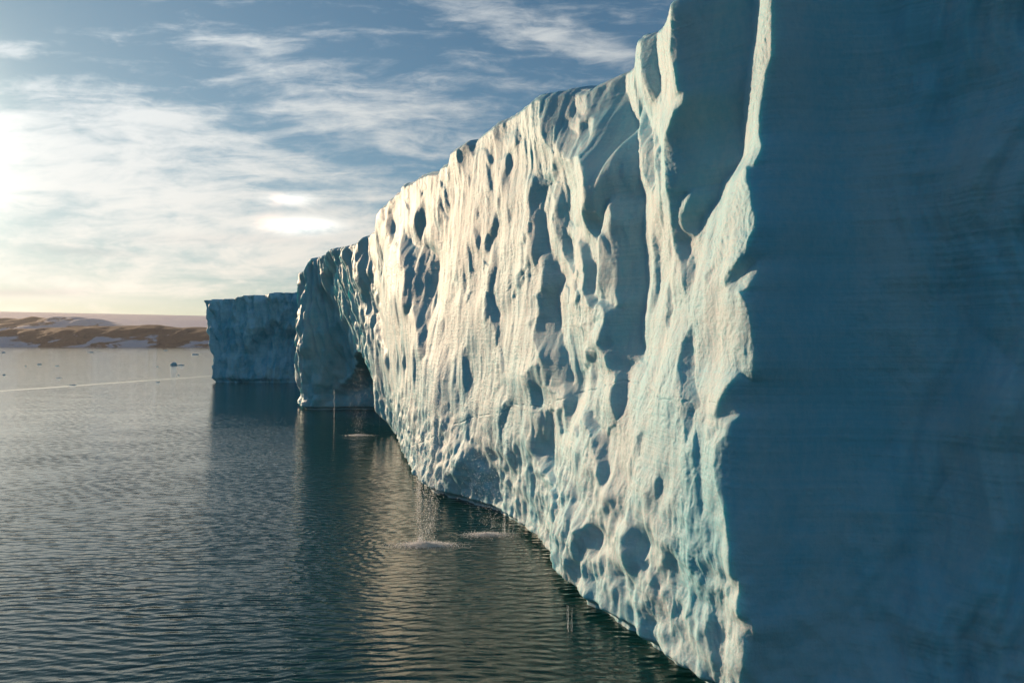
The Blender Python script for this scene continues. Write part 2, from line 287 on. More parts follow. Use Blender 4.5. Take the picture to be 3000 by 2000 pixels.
rb_ = np.repeat(np.repeat(rb_, 4, 0), 4, 1)[:RH, :RW]; rb_ = blur1(blur1(np.pad(rb_, ((0, max(0, RH - rb_.shape[0])), (0, max(0, RW - rb_.shape[1]))), mode='edge'), 2, 0), 2, 1)
relief_s = .74 * blur1(blur1(relief, 2, 0), 1, 1) + .28 * rb_
def survey(u, v):
    x = np.clip((u + RO) * RS, 0, RW - 2); y = np.clip((v + RO) * RS, 0, RH - 2)
    x0 = x.astype(int); y0 = y.astype(int); fx = x - x0; fy = y - y0; A = relief_s
    return (A[y0, x0] * (1 - fx) * (1 - fy) + A[y0, x0 + 1] * fx * (1 - fy) + A[y0 + 1, x0] * (1 - fx) * fy + A[y0 + 1, x0 + 1] * fx * fy)

# plan of the near cliff: foot (x, y), brink (x, y), height of the lip of the undercut above the sea
KN = [((70,-20),(72,-20),0),((45,2),(46,2),0),((28,12),(28.8,12.4),0),((18,17.2),(18.8,17.8),0),((12.2,19.9),(13,20.6),0),((9.2,21.2),(10.0,22.0),0),
 ((7.75,22.0),(8.4,22.8),0),((6.5,24.2),(7.7,25.6),0),((4.3,28.6),(7.1,30.0),0),((2.87,32.4),(6.4,34.0),0),((2.1,36.0),(5.4,38.5),0),((1.7,40.2),(3.9,42.0),0),
 ((.466,44.4),(1.3,44.8),0),((-2.25,50),(-1.5,49.6),0),((-6.3,54.8),(-4.5,55),0),((-8.6,60),(-7.5,61.5),0),((-10.7,69.3),(-11.2,69.3),0),((-12.6,77.9),(-15.3,78.5),0),
 ((-14.6,87),(-18.2,87),0.5),((-16,94.4),(-21,95),1.5),((-14.5,103),(-24.2,102.5),6.5),((-15.2,113),(-28,110),10.4),((-21.0,125.5),(-31.8,117),7.6),((-29,128),(-35.2,122),4.2),
 ((-37,126.8),(-37.6,124.4),1.2),((-40.6,130.5),(-39.4,127.4),1.0),((-42,138),(-40.5,134),0),((-43,155),(-42,153),0),((-50,180),(-50,180),0),((-62,203),(-62,203),0)]
KN = [(np.array(b_), np.array(t_), l_) for b_, t_, l_ in KN]
def spline(P, q):
    """monotone-parameter Catmull-Rom through rows of P at knot coordinates q"""
    n = len(P); i = np.clip(q.astype(int), 0, n - 2); f = (q - i)[:, None]
    g = lambda k: P[np.clip(k, 0, n - 1)]
    p0, p1, p2, p3 = g(i - 1), g(i), g(i + 1), g(i + 2)
    return .5 * (2 * p1 + (p2 - p0) * f + (2 * p0 - 5 * p1 + 4 * p2 - p3) * f ** 2 + (3 * p1 - p0 - 3 * p2 + p3) * f ** 3)
BP = np.array([k[0] for k in KN], float); TP = np.array([k[1] for k in KN], float); LP = np.array([[k[2]] for k in KN], float)
q = np.linspace(0, len(KN) - 1.001, 40000)
mid = .5 * (spline(BP, q) + spline(TP, q)); dd = np.hypot(*np.diff(mid, axis=0).T)
dist = np.clip(np.hypot(mid[:, 0], mid[:, 1]), 24, 150)
inview = (mid[:-1, 0] / np.maximum(mid[:-1, 1], 1) < .80) & (mid[:-1, 1] > 5) & (mid[:-1, 1] < 129)
step = np.where(inview, .036 * (dist[:-1] / 24) ** 1.4, .5)
cum = np.concatenate([[0], np.cumsum(dd / step)]); NC = int(cum[-1])
qq = np.interp(np.linspace(0, cum[-1], NC), cum, q); arc = np.concatenate([[0], np.cumsum(dd)]); s = np.interp(qq, q, arc)
bot, top, lip = spline(BP, qq), spline(TP, qq), np.maximum(spline(LP, qq)[:, 0], 0)
NR = 860; zz = np.linspace(0, 1, NR); ZT = 27.6
Z = -0.6 + zz[None, :] * (ZT + .6) * np.ones((NC, 1))                    # height above the sea
wl = np.clip(Z / ZT, 0, 1)
wc = sstep(Z, lip[:, None] - .9, lip[:, None] + .9)
uc_ = sstep(lip, .3, 2.0)[:, None]
wt = wl * (1 - uc_) + (wc * (.45 + .55 * wl)) * uc_
P0 = bot[:, None, :] * (1 - wt[..., None]) + top[:, None, :] * wt[..., None]
# horizontal outward direction (towards the sea), smoothed along the cliff
tg = np.gradient(.5 * (bot + top), axis=0); tg /= np.hypot(*tg.T)[:, None] + 1e-9
ss = np.linspace(s[0], s[-1], 1200); tx = np.interp(ss, s, tg[:, 0]); ty = np.interp(ss, s, tg[:, 1]); kk = np.exp(-.5 * (np.arange(-60, 61) / 18.) ** 2); kk /= kk.sum()
tx = np.convolve(np.pad(tx, 60, mode='edge'), kk, 'valid'); ty = np.convolve(np.pad(ty, 60, mode='edge'), kk, 'valid')
tx = np.interp(s, ss, tx); ty = np.interp(s, ss, ty); ln = np.hypot(tx, ty); nrm = np.stack([-ty, tx], -1) / ln[:, None]
nrm = np.where((nrm[:, :1] * -1 + nrm[:, 1:] * -.3) > 0, nrm, -nrm)
SS = s[:, None] * np.ones((1, NR)); s0 = np.interp(6.0, qq, s)            # s0: arc position of the prow ridge
ds = np.gradient(s)
G_LIT, G_SH, EPS, LAM = -.13, .70, .020, .08
dse = np.diff(s); cw = np.gradient(s); dz_ = (ZT + .6) / (NR - 1)
k2 = (2 - 2 * np.cos(np.arange(NR + 1) * np.pi / NR)) / dz_ ** 2
ck = EPS + LAM * k2
def solve_relief(g):
    """surface whose slope along the cliff follows g, smooth in height: anisotropic screened Poisson problem"""
    G = np.fft.rfft(np.concatenate([g, g[:, ::-1]], 1), axis=1)
    gf = .5 * (G[1:] + G[:-1]); rhs = np.zeros_like(G); rhs[1:] += gf; rhs[:-1] -= gf
    lo = np.concatenate([[0], 1 / dse]); hi = np.concatenate([1 / dse, [0]])
    cp = np.zeros((NC, len(ck))); dp = np.zeros_like(G); pc = np.zeros(len(ck)); pd = np.zeros(len(ck), complex)
    for i in range(NC):
        den = lo[i] + hi[i] + cw[i] * ck - lo[i] * pc
        pc = hi[i] / den; pd = (rhs[i] + lo[i] * pd) / den; cp[i] = pc; dp[i] = pd
    x = np.zeros(len(ck), complex)
    for i in range(NC - 1, -1, -1): x = dp[i] + cp[i] * x; dp[i] = x
    return np.fft.irfft(dp, n=2 * NR, axis=1)[:, :NR]
h = np.zeros((NC, NR)); far_fade = (1 - sstep(s, np.interp(25.3, qq, s), np.interp(26.2, qq, s)))[:, None]
right = sstep(s, s0 - 5.0, s0 - 1.2)[:, None]
foot = (.25 + .75 * sstep(Z, .2, 3.0))
jit_u = 13 * fbm(SS / .9, Z / 1.8, 5, 5, .6); jit_v = 18 * fbm(SS / .8, Z / 1.4, 7, 5, .6)
# slender natural flutes between the surveyed hollows: long shallow furrows turned away from the sun
wz = SS + 1.1 * fbm(SS / 5, Z / 7, 301, 2) + (.10 * Z) * perlin(SS / 9, Z / 22, 302)
fl1 = perlin(wz / .85, Z / 6.5, 303); fl2 = perlin(wz / .38, Z / 3.2, 304); fl3 = perlin(wz / 1.9, Z / 9.0, 305)
fdens = sstep(fbm(SS / 4, Z / 6, 306, 3), -.35, .45)
FLM = .84 * sstep(fl1 + .35 * fl3, .40, .70) * fdens + .45 * sstep(fl2 + .3 * fl1, .42, .75) * (.3 + .7 * fdens) - .35 * sstep(-fl1, .3, .7)
FLM = FLM * (.25 + .75 * sstep(SS, s0 + 1.5, s0 + 7)); nearp = 1 - .6 * (1 - sstep(SS, s0 + 1.5, s0 + 6)); jit_u = jit_u * nearp; jit_v = jit_v * nearp
SK = np.array([(870,854),(874,839),(891,798),(898,762),(899,758),(928,757),(942,748),(953,747),(954,734),(975,728),(1000,724),(1016,723),(1022,717),(1044,713),(1050,698),(1062,691),(1082,690),(1086,680),(1098,677),(1100,625),(1118,601),(1132,599),(1135,582),(1149,579),(1156,565),(1169,562),(1176,539),(1205,533),(1223,517),(1253,504),(1285,502),(1287,486),(1297,480),(1314,478),(1316,455),(1320,439),(1361,413),(1397,412),(1399,398),(1415,387),(1450,357),(1479,345),(1517,322),(1555,288),(1568,278),(1619,271),(1670,257),(1700,262),(1726,261),(1727,252),(1755,244),(1781,226),(1824,211),(1860,185),(1862,128),(1866,107),(1917,91),(1927,75),(1943,67),(1946,48),(1965,32),(2035,19),(2086,0),(2300,-75),(3200,-260)], float)
# facet slopes follow the run of the wall: hollows turn 15 degrees past the sun's bearing, ridges stay open to it
TPx = blur1(np.gradient(P0[..., 0], axis=0), 12, 0); TPy = blur1(np.gradient(P0[..., 1], axis=0), 12, 0)
gam = np.arctan2(-math.sin(az), math.cos(az)) - np.arctan2(TPx, TPy)         # bearing of the sun from the wall's run
gam = -gam
GS = np.tan(np.clip(gam + math.radians(12.5), .40, .98)); GL = np.tan(np.clip(gam - math.radians(22), -.62, .04)) * sstep(s, s0 - .3, s0 + .5)[:, None]
GS = np.maximum(GS, (1.0 * (1 - sstep(s, s0 + .2, s0 + 1.6)))[:, None])
FBR = 1 - (.34 * np.clip(.2 - perlin(wz / .5, Z / 3.4, 311) - .5 * perlin(wz / .22, Z / 1.8, 312), -.1, 1.1)) * right * sstep(SS, s0 + 2, s0 + 7)
for it in range(11):
    X = P0[..., 0] + nrm[:, None, 0] * h; Y = P0[..., 1] + nrm[:, None, 1] * h
    Yc = np.maximum(Y, 4); U = UC + F * X / Yc; V = VH - F * (Z - H) / Yc
    jk = np.clip(30 / Yc, .2, 1.0)
    M = survey(U + jit_u * jk, np.maximum(V + jit_v * jk, np.interp(U, SK[:, 0], SK[:, 1]) + 6)) * (Y > 6)
    M = M * FBR
    M = M + FLM * (1 - np.clip(M, 0, 1)) * 1.0
    g_ = GL + (GS - GL) * M
    g_ = g_ * far_fade * right
    h = .5 * h + .5 * np.clip(solve_relief(g_), -7, 7) * foot
Mf = np.clip(M, 0, 1)
# light vertical smoothing of the large relief
kz = np.exp(-.5 * (np.arange(-9, 10) / 3.) ** 2); kz /= kz.sum()

# ---- natural roughness of the ice
flut = perlin(SS / .9 + .15 * Z, Z / 5, 11) * .05 + perlin(SS / .38 - .1 * Z, Z / 2.2, 12) * .022
lump = fbm(SS / 3.2, Z / 7.5, 21, 3) * .16 + (1 - sstep(Z, 3, 9)) * (fbm(SS / 1.5, Z / 2.0, 23, 3) * .42 + perlin(SS / .7, Z / 1.0, 24) * .10)
wa = SS + .5 * fbm(SS / 1.3, Z / 1.6, 33, 3); wb = Z + .9 * fbm(SS / 1.1, Z / 1.9, 34, 3)
scal = fbm(wa / 1.1, wb / 2.6, 31, 6, .58) * .085 - np.abs(fbm(wa / .55, wb / 1.7, 32, 4)) * .05
grain = perlin(wa / .17, wb / .24, 41) * .016 + perlin(wa / .08, wb / .10, 42) * .012
strat = perlin(SS / 5, Z / .16, 51) * .003 + perlin(SS / 3, Z / .07, 52) * .0012 + perlin(SS / 9, Z / .6, 53) * .006
crust = np.clip(.35 + .9 * fbm(SS / 2.0, Z / 3.0, 61, 3) + .35 * (1 - Mf), 0, 1)
bigr = fbm(SS / 7, Z / 9, 71, 4) * 1.1 + fbm(SS / 3.2 + Z / 30, Z / 26, 77, 3) * 1.0 + fbm(SS / 2.2 + .6 * perlin(SS / 5, Z / 5, 74), Z / 9 + SS / 9, 72, 4) * .8 + np.abs(perlin(SS / 3.1 + .8 * perlin(SS / 3, Z / 4, 76), Z / 7.2 - SS / 8, 73)) * .5
rf = (1 - right)
lump = lump + Mf * (1 - rf) * fbm(SS / 1.4 + .3 * perlin(SS / 3, Z / 3, 314), Z / 4.5, 313, 3) * .16
bigr = bigr * (1 - sstep(SS, s0 - 7, s0 - .5) * .85)
tot_r = (flut * (1 - .6 * Mf) + lump + scal * crust * (1 - .5 * Mf) + grain * (crust * 1.2) + strat * (.3 + 2.4 * Mf + 2.6 * rf * (.5 + np.clip(fbm(SS / 3, Z / 2, 55, 3) + .4, 0, 1.2)))) + bigr * rf
column = sstep(s, np.interp(18, qq, s), np.interp(20, qq, s))[:, None]
tot_r = tot_r + column * (fbm(SS / 1.6, Z / 7, 81, 4) * 1.0 + perlin(SS / .7, Z / 3, 82) * .35 + (.5 - np.abs(perlin(SS / 1.9 + .25 * perlin(SS / 2, Z / 3, 84), Z / 11, 83))) * 1.1)
h2 = h + tot_r
# the long healed crack that crosses the face
CR = np.array([(1150,1312),(1209,1305),(1224,1302),(1242,1290),(1288,1272),(1329,1242),(1359,1235),(1377,1223),(1466,1208),(1509,1185),(1534,1186),(1583,1192),(1624,1175),(1670,1162),(1695,1148),(1733,1141),(1761,1130),(1828,1112),(1885,1118),(1935,1165),(2000,1168),(2070,1171),(2130,1180)], float)
dcr = np.abs(V - np.interp(U, CR[:, 0], CR[:, 1]) + 2 * perlin(SS / .5, Z * 0, 97))
h2 = h2 - .06 * np.exp(-(dcr / 1.8) ** 2) * (U > 1190) * (U < 2100) * (perlin(SS / 1.1, Z * 0, 98) > .0)
X = P0[..., 0] + nrm[:, None, 0] * h2; Y = P0[..., 1] + nrm[:, None, 1] * h2
# brink: small steps of height along the top, surveyed from the skyline
Ut = UC + F * X[:, -1] / np.maximum(Y[:, -1], 4); vt = np.interp(Ut, SK[:, 0], SK[:, 1])
zt = H + (VH - vt) * Y[:, -1] / F
zt = np.where(Y[:, -1] > 20, np.clip(zt, 25.5, 30.5), 27.8)
ks = np.exp(-.5 * (np.arange(-12, 13) / 1.5) ** 2); ks /= ks.sum(); zt = np.convolve(np.pad(zt, 12, mode='edge'), ks, 'valid')
zt = zt + .08 * perlin(s / .7, s * 0, 91)
Zf = Z + (zt[:, None] - ZT) * sstep(Z, 8, ZT)
# wave-cut notch at the waterline and rounding at the brink
notch = (1 - sstep(Z, .1, .6)) * .7 * (1 + .5 * perlin(SS / 2, Z * 0, 93)); rnd = sstep(Z, ZT - .5, ZT) ** 2 * .3
X -= nrm[:, None, 0] * (notch + rnd); Y -= nrm[:, None, 1] * (notch + rnd)
# glacier top behind the brink
offs = [.25, .8, 2, 5, 12, 28, 60, 120]; ups = [.12, .22, .35, .6, .9, 1.4, 2.0, 3.0]
Xb = [X]; Yb = [Y]; Zb = [Zf]
for o_, u_ in zip(offs, ups):
    r_ = perlin(s / 1.5, s * 0 + o_, 95) * min(.2, o_ * .1)
    ang_ = min(1, o_ / 40); dxn = nrm[:, 0] * (1 - ang_) - .9 * ang_; dyn = nrm[:, 1] * (1 - ang_) - .0 * ang_
    Xb.append((X[:, -1] - dxn * o_)[:, None]); Yb.append((Y[:, -1] - dyn * o_)[:, None]); Zb.append((zt + u_ + r_)[:, None])
X, Y, Zf = np.concatenate(Xb, 1), np.concatenate(Yb, 1), np.concatenate(Zb, 1)
Vv = np.stack([X, Y, Zf], -1).reshape(-1, 3)

# ------------------------------------------------------------------ ice material
def new_mat(name):
    m = bpy.data.materials.new(name); m.use_nodes = True; return m, NT(m.node_tree)
def ice_material(name, crusty=(.50, .65, .72), clear=(.27, .56, .69), sss=.5, bump=1.0):
    m, t = new_mat(name)
    geo = t.node('ShaderNodeNewGeometry'); pos = geo.outputs['Position']
    n1 = t.noise(t.mapping(pos, scale=(.35, .35, .16)), 1.0, 5.0, .6, .4)
    n2 = t.noise(t.mapping(pos, scale=(5, 5, 3)), 1.0, 4.0, .7)
    band = t.noise(t.mapping(pos, scale=(.12, .12, 6.0)), 1.0, 3.0, .6)
    k = t.math('ADD', t.math('MULTIPLY', n1, .60), t.math('ADD', t.math('MULTIPLY', n2, .24), t.math('MULTIPLY', band, .16)))
    f = t.node('ShaderNodeMapRange', _interpolation_type='SMOOTHSTEP', Value=k, i1=.36, i2=.62).outputs[0]
    col = t.mixc(f, clear, crusty)
    fine = t.noise(t.mapping(pos, scale=(8, 8, 6)), 1.0, 5.0, .8)
    str_ = t.noise(t.mapping(pos, scale=(.6, .6, 16.0)), 1.0, 2.0, .5)
    hb = t.math('ADD', t.math('MULTIPLY', fine, t.math('ADD', .25, f)), t.math('MULTIPLY', str_, .12))
    bm = t.node('ShaderNodeBump', Strength=.6 * bump, Distance=.07, Height=hb)
    p = t.node('ShaderNodeBsdfPrincipled', Base__Color=col, Roughness=.55, IOR=1.31, Normal=bm.outputs[0])
    p.inputs['Specular IOR Level'].default_value = .35
    p.inputs['Subsurface Weight'].default_value = sss
    p.inputs['Subsurface Radius'].default_value = (.05, .75, .80)
    p.inputs['Subsurface Scale'].default_value = .8
    t.node('ShaderNodeOutputMaterial', Surface=p.outputs[0]); return m
ice = ice_material('glacier_ice', sss=.32)
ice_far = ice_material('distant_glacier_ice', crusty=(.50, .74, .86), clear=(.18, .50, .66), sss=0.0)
near_cliff = link('ice_cliff', mesh_from('ice_cliff', Vv, grid_faces(NC, X.shape[1], flip=False)), ice)
tag(near_cliff, 'towering near ice cliff with fluted sunlit face and deep blue shaded side', 'ice cliff', 'ice cliffs of the glacier front')

# ------------------------------------------------------------------ far ice headland
FK = [((-30,200),(-30,200)),((-50,211),(-50,211)),((-67,215),(-67,214.5)),((-76,215.5),(-76,215)),((-85,217),(-85,216.5)),((-93.5,219),(-94.5,219)),((-96.6,222),(-98.8,222.5)),((-98,232),(-98.5,232)),((-102,260),(-102,260)),((-125,330),(-125,330))]
FB = np.array([k[0] for k in FK], float); FT = np.array([k[1] for k in FK], float)
nc, nr = 620, 300
qf = np.linspace(0, len(FK) - 1.001, 6000); mf = spline(FT, qf); cf = np.concatenate([[0], np.cumsum(np.hypot(*np.diff(mf, axis=0).T) / np.where(mf[:-1, 1] < 224, .11, .8))])
qf2 = np.interp(np.linspace(0, cf[-1], int(cf[-1])), cf, qf); nc = len(qf2); fb, ft = spline(FB, qf2), spline(FT, qf2)
ztf = 12 + (VH - np.interp(UC + F * ft[:, 0] / ft[:, 1], [560, 612, 616, 690, 715, 760, 800, 870, 900], [880, 880, 879, 874, 868, 864, 858, 855, 853])) * ft[:, 1] / F
zf = np.linspace(0, 1, nr)[None, :] * np.ones((nc, 1)); Zq = -.6 + zf * (ztf[:, None] + .6)
Pf = fb[:, None] * (1 - zf[..., None]) + ft[:, None] * zf[..., None]
tf = np.gradient(.5 * (fb + ft), axis=0); tf /= np.hypot(*tf.T)[:, None]
kf = np.ones(41) / 41; tfx = np.convolve(np.pad(tf[:, 0], 20, mode='edge'), kf, 'valid'); tfy = np.convolve(np.pad(tf[:, 1], 20, mode='edge'), kf, 'valid')
nf = np.stack([-tfy, tfx], -1); nf /= np.hypot(*nf.T)[:, None]; nf = np.where(nf[:, :1] * -1 + nf[:, 1:] * -1 > 0, nf, -nf)
Sf = np.concatenate([[0], np.cumsum(np.hypot(*np.diff(.5 * (fb + ft), axis=0).T))])[:, None] * np.ones((1, nr))
xw, zw = Pf[..., 0], Zq
arch = sstep(1 + .16 * fbm(Sf / 4, Zq / 5, 113, 3) - np.sqrt(((xw + 75) / 12.0) ** 2 + (np.maximum(zw - 2, 0) / 17.5) ** 2), -.06, .28) * (.35 + .65 * sstep(zw, 2, 12))
hf = -3.4 * arch - .35 * np.abs(perlin(Sf / 2.6, Zq / 9, 101)) * 5 + fbm(Sf / 5, Zq / 12, 103, 4) * 2.3 + perlin(Sf / 1.0, Zq / 4, 105) * .45 + fbm(Sf / 1.6, Zq / 2.2, 107, 4) * .55
hf += .9 * sstep(zf, .72, 1.0) * np.abs(perlin(Sf / 4.0, Zq / 5, 109)) * 2 - (1 - sstep(Zq, .3, 1.6)) * .8
Xf = Pf[..., 0] + nf[:, None, 0] * hf; Yf = Pf[..., 1] + nf[:, None, 1] * hf
step_top = np.floor(perlin(Sf[:, 0] / 6, Sf[:, 0] * 0, 111) * 3) * .18
Zq = Zq + (step_top[:, None]) * zf ** 3
Xl, Yl, Zl = [Xf], [Yf], [Zq]
for o_ in (.6, 3, 12, 50, 150):
    Xl.append((Xf[:, -1] - nf[:, 0] * o_)[:, None]); Yl.append((Yf[:, -1] - nf[:, 1] * o_ * (1 if o_ < 20 else 1))[:, None]); Zl.append((Zq[:, -1] + .1 + .004 * o_)[:, None])
Xf, Yf, Zq = (np.concatenate(q_, 1) for q_ in (Xl, Yl, Zl))
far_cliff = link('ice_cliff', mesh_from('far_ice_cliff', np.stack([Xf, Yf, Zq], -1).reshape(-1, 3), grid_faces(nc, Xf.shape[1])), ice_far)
tag(far_cliff, 'distant shaded blue ice headland with an arched alcove, behind the big cliff', 'ice cliff', 'ice cliffs of the glacier front')

# ------------------------------------------------------------------ sea
def sea_material():
    m, t = new_mat('sea_water')
    geo = t.node('ShaderNodeNewGeometry'); pos = geo.outputs['Position']
    def layer(sx, sy, ang, det, rough=.5, dist=0.0, loc=(0, 0, 0)):
        return t.noise(t.mapping(pos, loc=loc, rot=(0, 0, math.radians(ang)), scale=(sx, sy, 1)), 1.0, det, rough, dist)
    swell = layer(.020, .09, 8, 2)
    r1 = layer(.30, 1.55, -10, 3, .5, .25)
    r2 = layer(.8, 3.2, 14, 3, .55, .3, (5, 3, 0))
    r3 = layer(4.5, 7.0, -20, 3, .6, 0, (9, 1, 0))
    # rings running out from the foot of the big splash
    rings = None
    for (cx, cy, sc, fall) in ((-4.9, 41.0, 9.5, 16.0), (-1.7, 43.2, 11.0, 8.0)):
        v = t.node('ShaderNodeVectorMath', _operation='SUBTRACT', i0=pos, i1=(cx, cy, 0)).outputs[0]
        d = t.node('ShaderNodeVectorMath', _operation='LENGTH', i0=v).outputs['Value']
        dn = t.math('ADD', d, t.math('MULTIPLY', layer(.35, .35, 0, 3, .6), 2.2))
        wv_ = t.math('SINE', t.math('MULTIPLY', dn, sc))
        amp = t.math('POWER', 2.718, t.math('DIVIDE', d, -fall))
        wv_ = t.math('MULTIPLY', wv_, amp)
        rings = wv_ if rings is None else t.math('ADD', rings, wv_)
    hgt = t.math('ADD', t.math('MULTIPLY', r1, .055), t.math('ADD', t.math('MULTIPLY', r2, .030), t.math('MULTIPLY', r3, .012)))
    hgt = t.math('ADD', hgt, t.math('ADD', t.math('MULTIPLY', rings, .007), t.math('MULTIPLY', swell, .12)))
    # short wind-driven wave trains, crests roughly across the view, drifting in and out of step
    sp0 = t.node('ShaderNodeSeparateXYZ', Vector=pos); wx, wy = sp0.outputs[0], sp0.outputs[1]
    for i_, (lam, ang, amp) in enumerate(((.40, 80, .0056), (.52, 96, .0082), (.70, 86, .0098), (1.1, 104, .0088), (.31, 110, .0028), (.6, 62, .0054))):
        kx, ky = math.cos(math.radians(ang)) * 6.2832 / lam, math.sin(math.radians(ang)) * 6.2832 / lam
        ph = t.math('MULTIPLY', layer(.16 + .03 * i_, .22, 10 * i_, 2, .5, 0, (i_ * 7.3, i_ * 3.1, 0)), 15.0)
        ph = t.math('ADD', ph, t.math('ADD', t.math('MULTIPLY', wx, kx), t.math('MULTIPLY', wy, ky)))
        md = t.node('ShaderNodeMapRange', Value=layer(.11, .16, 20 * i_ + 5, 2, .5, 0, (i_ * 5.1, 40 + i_, 0)), i1=.3, i2=.65, i3=.1, i4=1.5).outputs[0]
        hgt = t.math('ADD', hgt, t.math('MULTIPLY', t.math('MULTIPLY', t.math('SINE', ph), amp), md))
    # calm and ruffled patches
    patch = layer(.012, .035, 5, 3, .6, .5)
    st = t.node('ShaderNodeMapRange', Value=patch, i1=.3, i2=.7, i3=.60, i4=1.0).outputs[0]
    dcam = t.node('ShaderNodeVectorMath', _operation='LENGTH', i0=pos).outputs['Value']
    st = t.math('MULTIPLY', st, t.node('ShaderNodeMapRange', Value=dcam, i1=30.0, i2=120.0, i3=1.0, i4=.42).outputs[0])
    # calm slick winding towards the far headland
    sp_ = t.node('ShaderNodeSeparateXYZ', Vector=pos)
    lx = t.math('ADD', t.math('MULTIPLY', t.math('SUBTRACT', sp_.outputs[1], 179.0), .19), -134.0)
    lx = t.math('ADD', lx, t.math('MULTIPLY', t.math('SUBTRACT', layer(.02, .02, 0, 2), .5), 9.0))
    dl = t.math('DIVIDE', t.math('SUBTRACT', sp_.outputs[0], lx), 3.3)
    slick = t.math('POWER', 2.718, t.math('MULTIPLY', t.math('MULTIPLY', dl, dl), -1.0))
    slick = t.math('MULTIPLY', slick, t.math('LESS_THAN', sp_.outputs[1], 300.0))
    st = t.math('MULTIPLY', st, t.math('SUBTRACT', 1.0, t.math('MULTIPLY', slick, .92)))
    bm = t.node('ShaderNodeBump', Strength=st, Distance=1.0, Height=hgt)
    p = t.node('ShaderNodeBsdfPrincipled', Base__Color=(.004, .036, .032, 1), Roughness=.04, IOR=1.45, Normal=bm.outputs[0])
    t.node('ShaderNodeOutputMaterial', Surface=p.outputs[0]); return m
sea = link('water', mesh_from('water', [(-25000, -600, 0), (9000, -600, 0), (9000, 21900, 0), (-25000, 21900, 0)], [(0, 1, 2, 3)], False), sea_material())
tag(sea, kind='structure')

# calm slick winding towards the far headland is part of the sea material (see 'slick' above)

# ------------------------------------------------------------------ land beyond the bay
def land(name, prof, y0, yr, y1, x0, x1, nx, ny, rough, seed, mat, foot=-3.0):
    """heightfield: rises from y0 to its crest at yr (crest heights surveyed as photo rows), falls to y1"""
    xs = np.linspace(x0, x1, nx)[:, None] * np.ones((1, ny)); tt = np.linspace(0, 1, ny)[None, :] * np.ones((nx, 1))
    ys = y0 + (y1 - y0) * tt; uu = UC + F * xs / yr
    crest = H + (VH - np.interp(uu, [p_[0] for p_ in prof], [p_[1] for p_ in prof])) * yr / F
    tr = (yr - y0) / (y1 - y0)
    shp = np.where(tt < tr, np.sin(np.clip(tt / tr, 0, 1) * np.pi / 2) ** 1.15, 1 - .5 * sstep(tt, tr, 1))
    env = np.sin(np.clip(tt / tr, 0, 1) * np.pi) ** .5
    zz_ = foot + (crest - foot) * shp + rough * np.where(tt < tr, env, .2) * (fbm(xs / (rough * 9), ys / (rough * 9), seed, 5) - .25 * np.abs(perlin(xs / (rough * 4), ys / (rough * 14), seed + 3)))
    V_ = np.stack([xs, ys, zz_], -1).reshape(-1, 3)
    o = link(name, mesh_from(name, V_, grid_faces(nx, ny, True)), mat); tag(o, kind='structure'); return o
def land_material(name, rock, snow, th, scale, drop=0.0):
    m, t = new_mat(name)
    geo = t.node('ShaderNodeNewGeometry'); pos = geo.outputs['Position']
    sp = t.node('ShaderNodeSeparateXYZ', Vector=pos)
    n1 = t.noise(t.mapping(pos, scale=(.0032 * scale, .0018 * scale, .012 * scale)), 1.0, 6.0, .6, .4)
    n2 = t.noise(t.mapping(pos, scale=(.03, .03, .08)), 1.0, 5.0, .65)
    low = t.node('ShaderNodeMapRange', Value=sp.outputs[2], i1=0.0, i2=110.0, i3=.13, i4=-drop).outputs[0]
    f = t.node('ShaderNodeMapRange', _interpolation_type='SMOOTHSTEP', Value=t.math('ADD', n1, low), i1=th, i2=th + .03).outputs[0]
    rc = t.mixc(n2, tuple(c_ * .6 for c_ in rock), tuple(c_ * 1.4 for c_ in rock))
    col = t.mixc(f, rc, snow)
    bm = t.node('ShaderNodeBump', Strength=.7, Distance=25.0, Height=n2)
    p = t.node('ShaderNodeBsdfPrincipled', Base__Color=col, Roughness=.9, Normal=bm.outputs[0])
    p.inputs['Specular IOR Level'].default_value = .1
    t.node('ShaderNodeOutputMaterial', Surface=p.outputs[0]); return m
rocky = land_material('rocky_shore', (.075, .072, .072), (.55, .58, .66), .585, 1.0, .06)
rocky2 = land_material('rocky_hills', (.10, .095, .095), (.55, .58, .66), .50, .6, .0)
snowy = land_material('snow_cap', (.38, .47, .66), (.44, .52, .68), .5, .2)
land('hills', [(-2500, 960), (-300, 968), (0, 970), (45, 972), (75, 963), (128, 964), (150, 960), (256, 956), (351, 954), (470, 952), (521, 959), (580, 956.5), (622, 960), (900, 966), (1300, 972)],
     4700, 5300, 6200, -9500, 900, 620, 110, 36, 201, rocky)
land('distant_hills', [(-2500, 930), (-200, 930), (0, 932), (36, 931), (62, 936), (89, 932), (116, 929), (149, 936), (190, 926), (238, 929), (265, 936), (289, 933), (327, 945), (366, 954), (500, 972), (1300, 985)],
     7000, 8200, 9400, -15000, 500, 520, 90, 44, 202, rocky2)
land('ice_cap', [(-2500, 890), (0, 914), (625, 927), (1300, 945)], 9500, 16500, 21500, -24900, 4000, 120, 60, 3, 203, snowy)

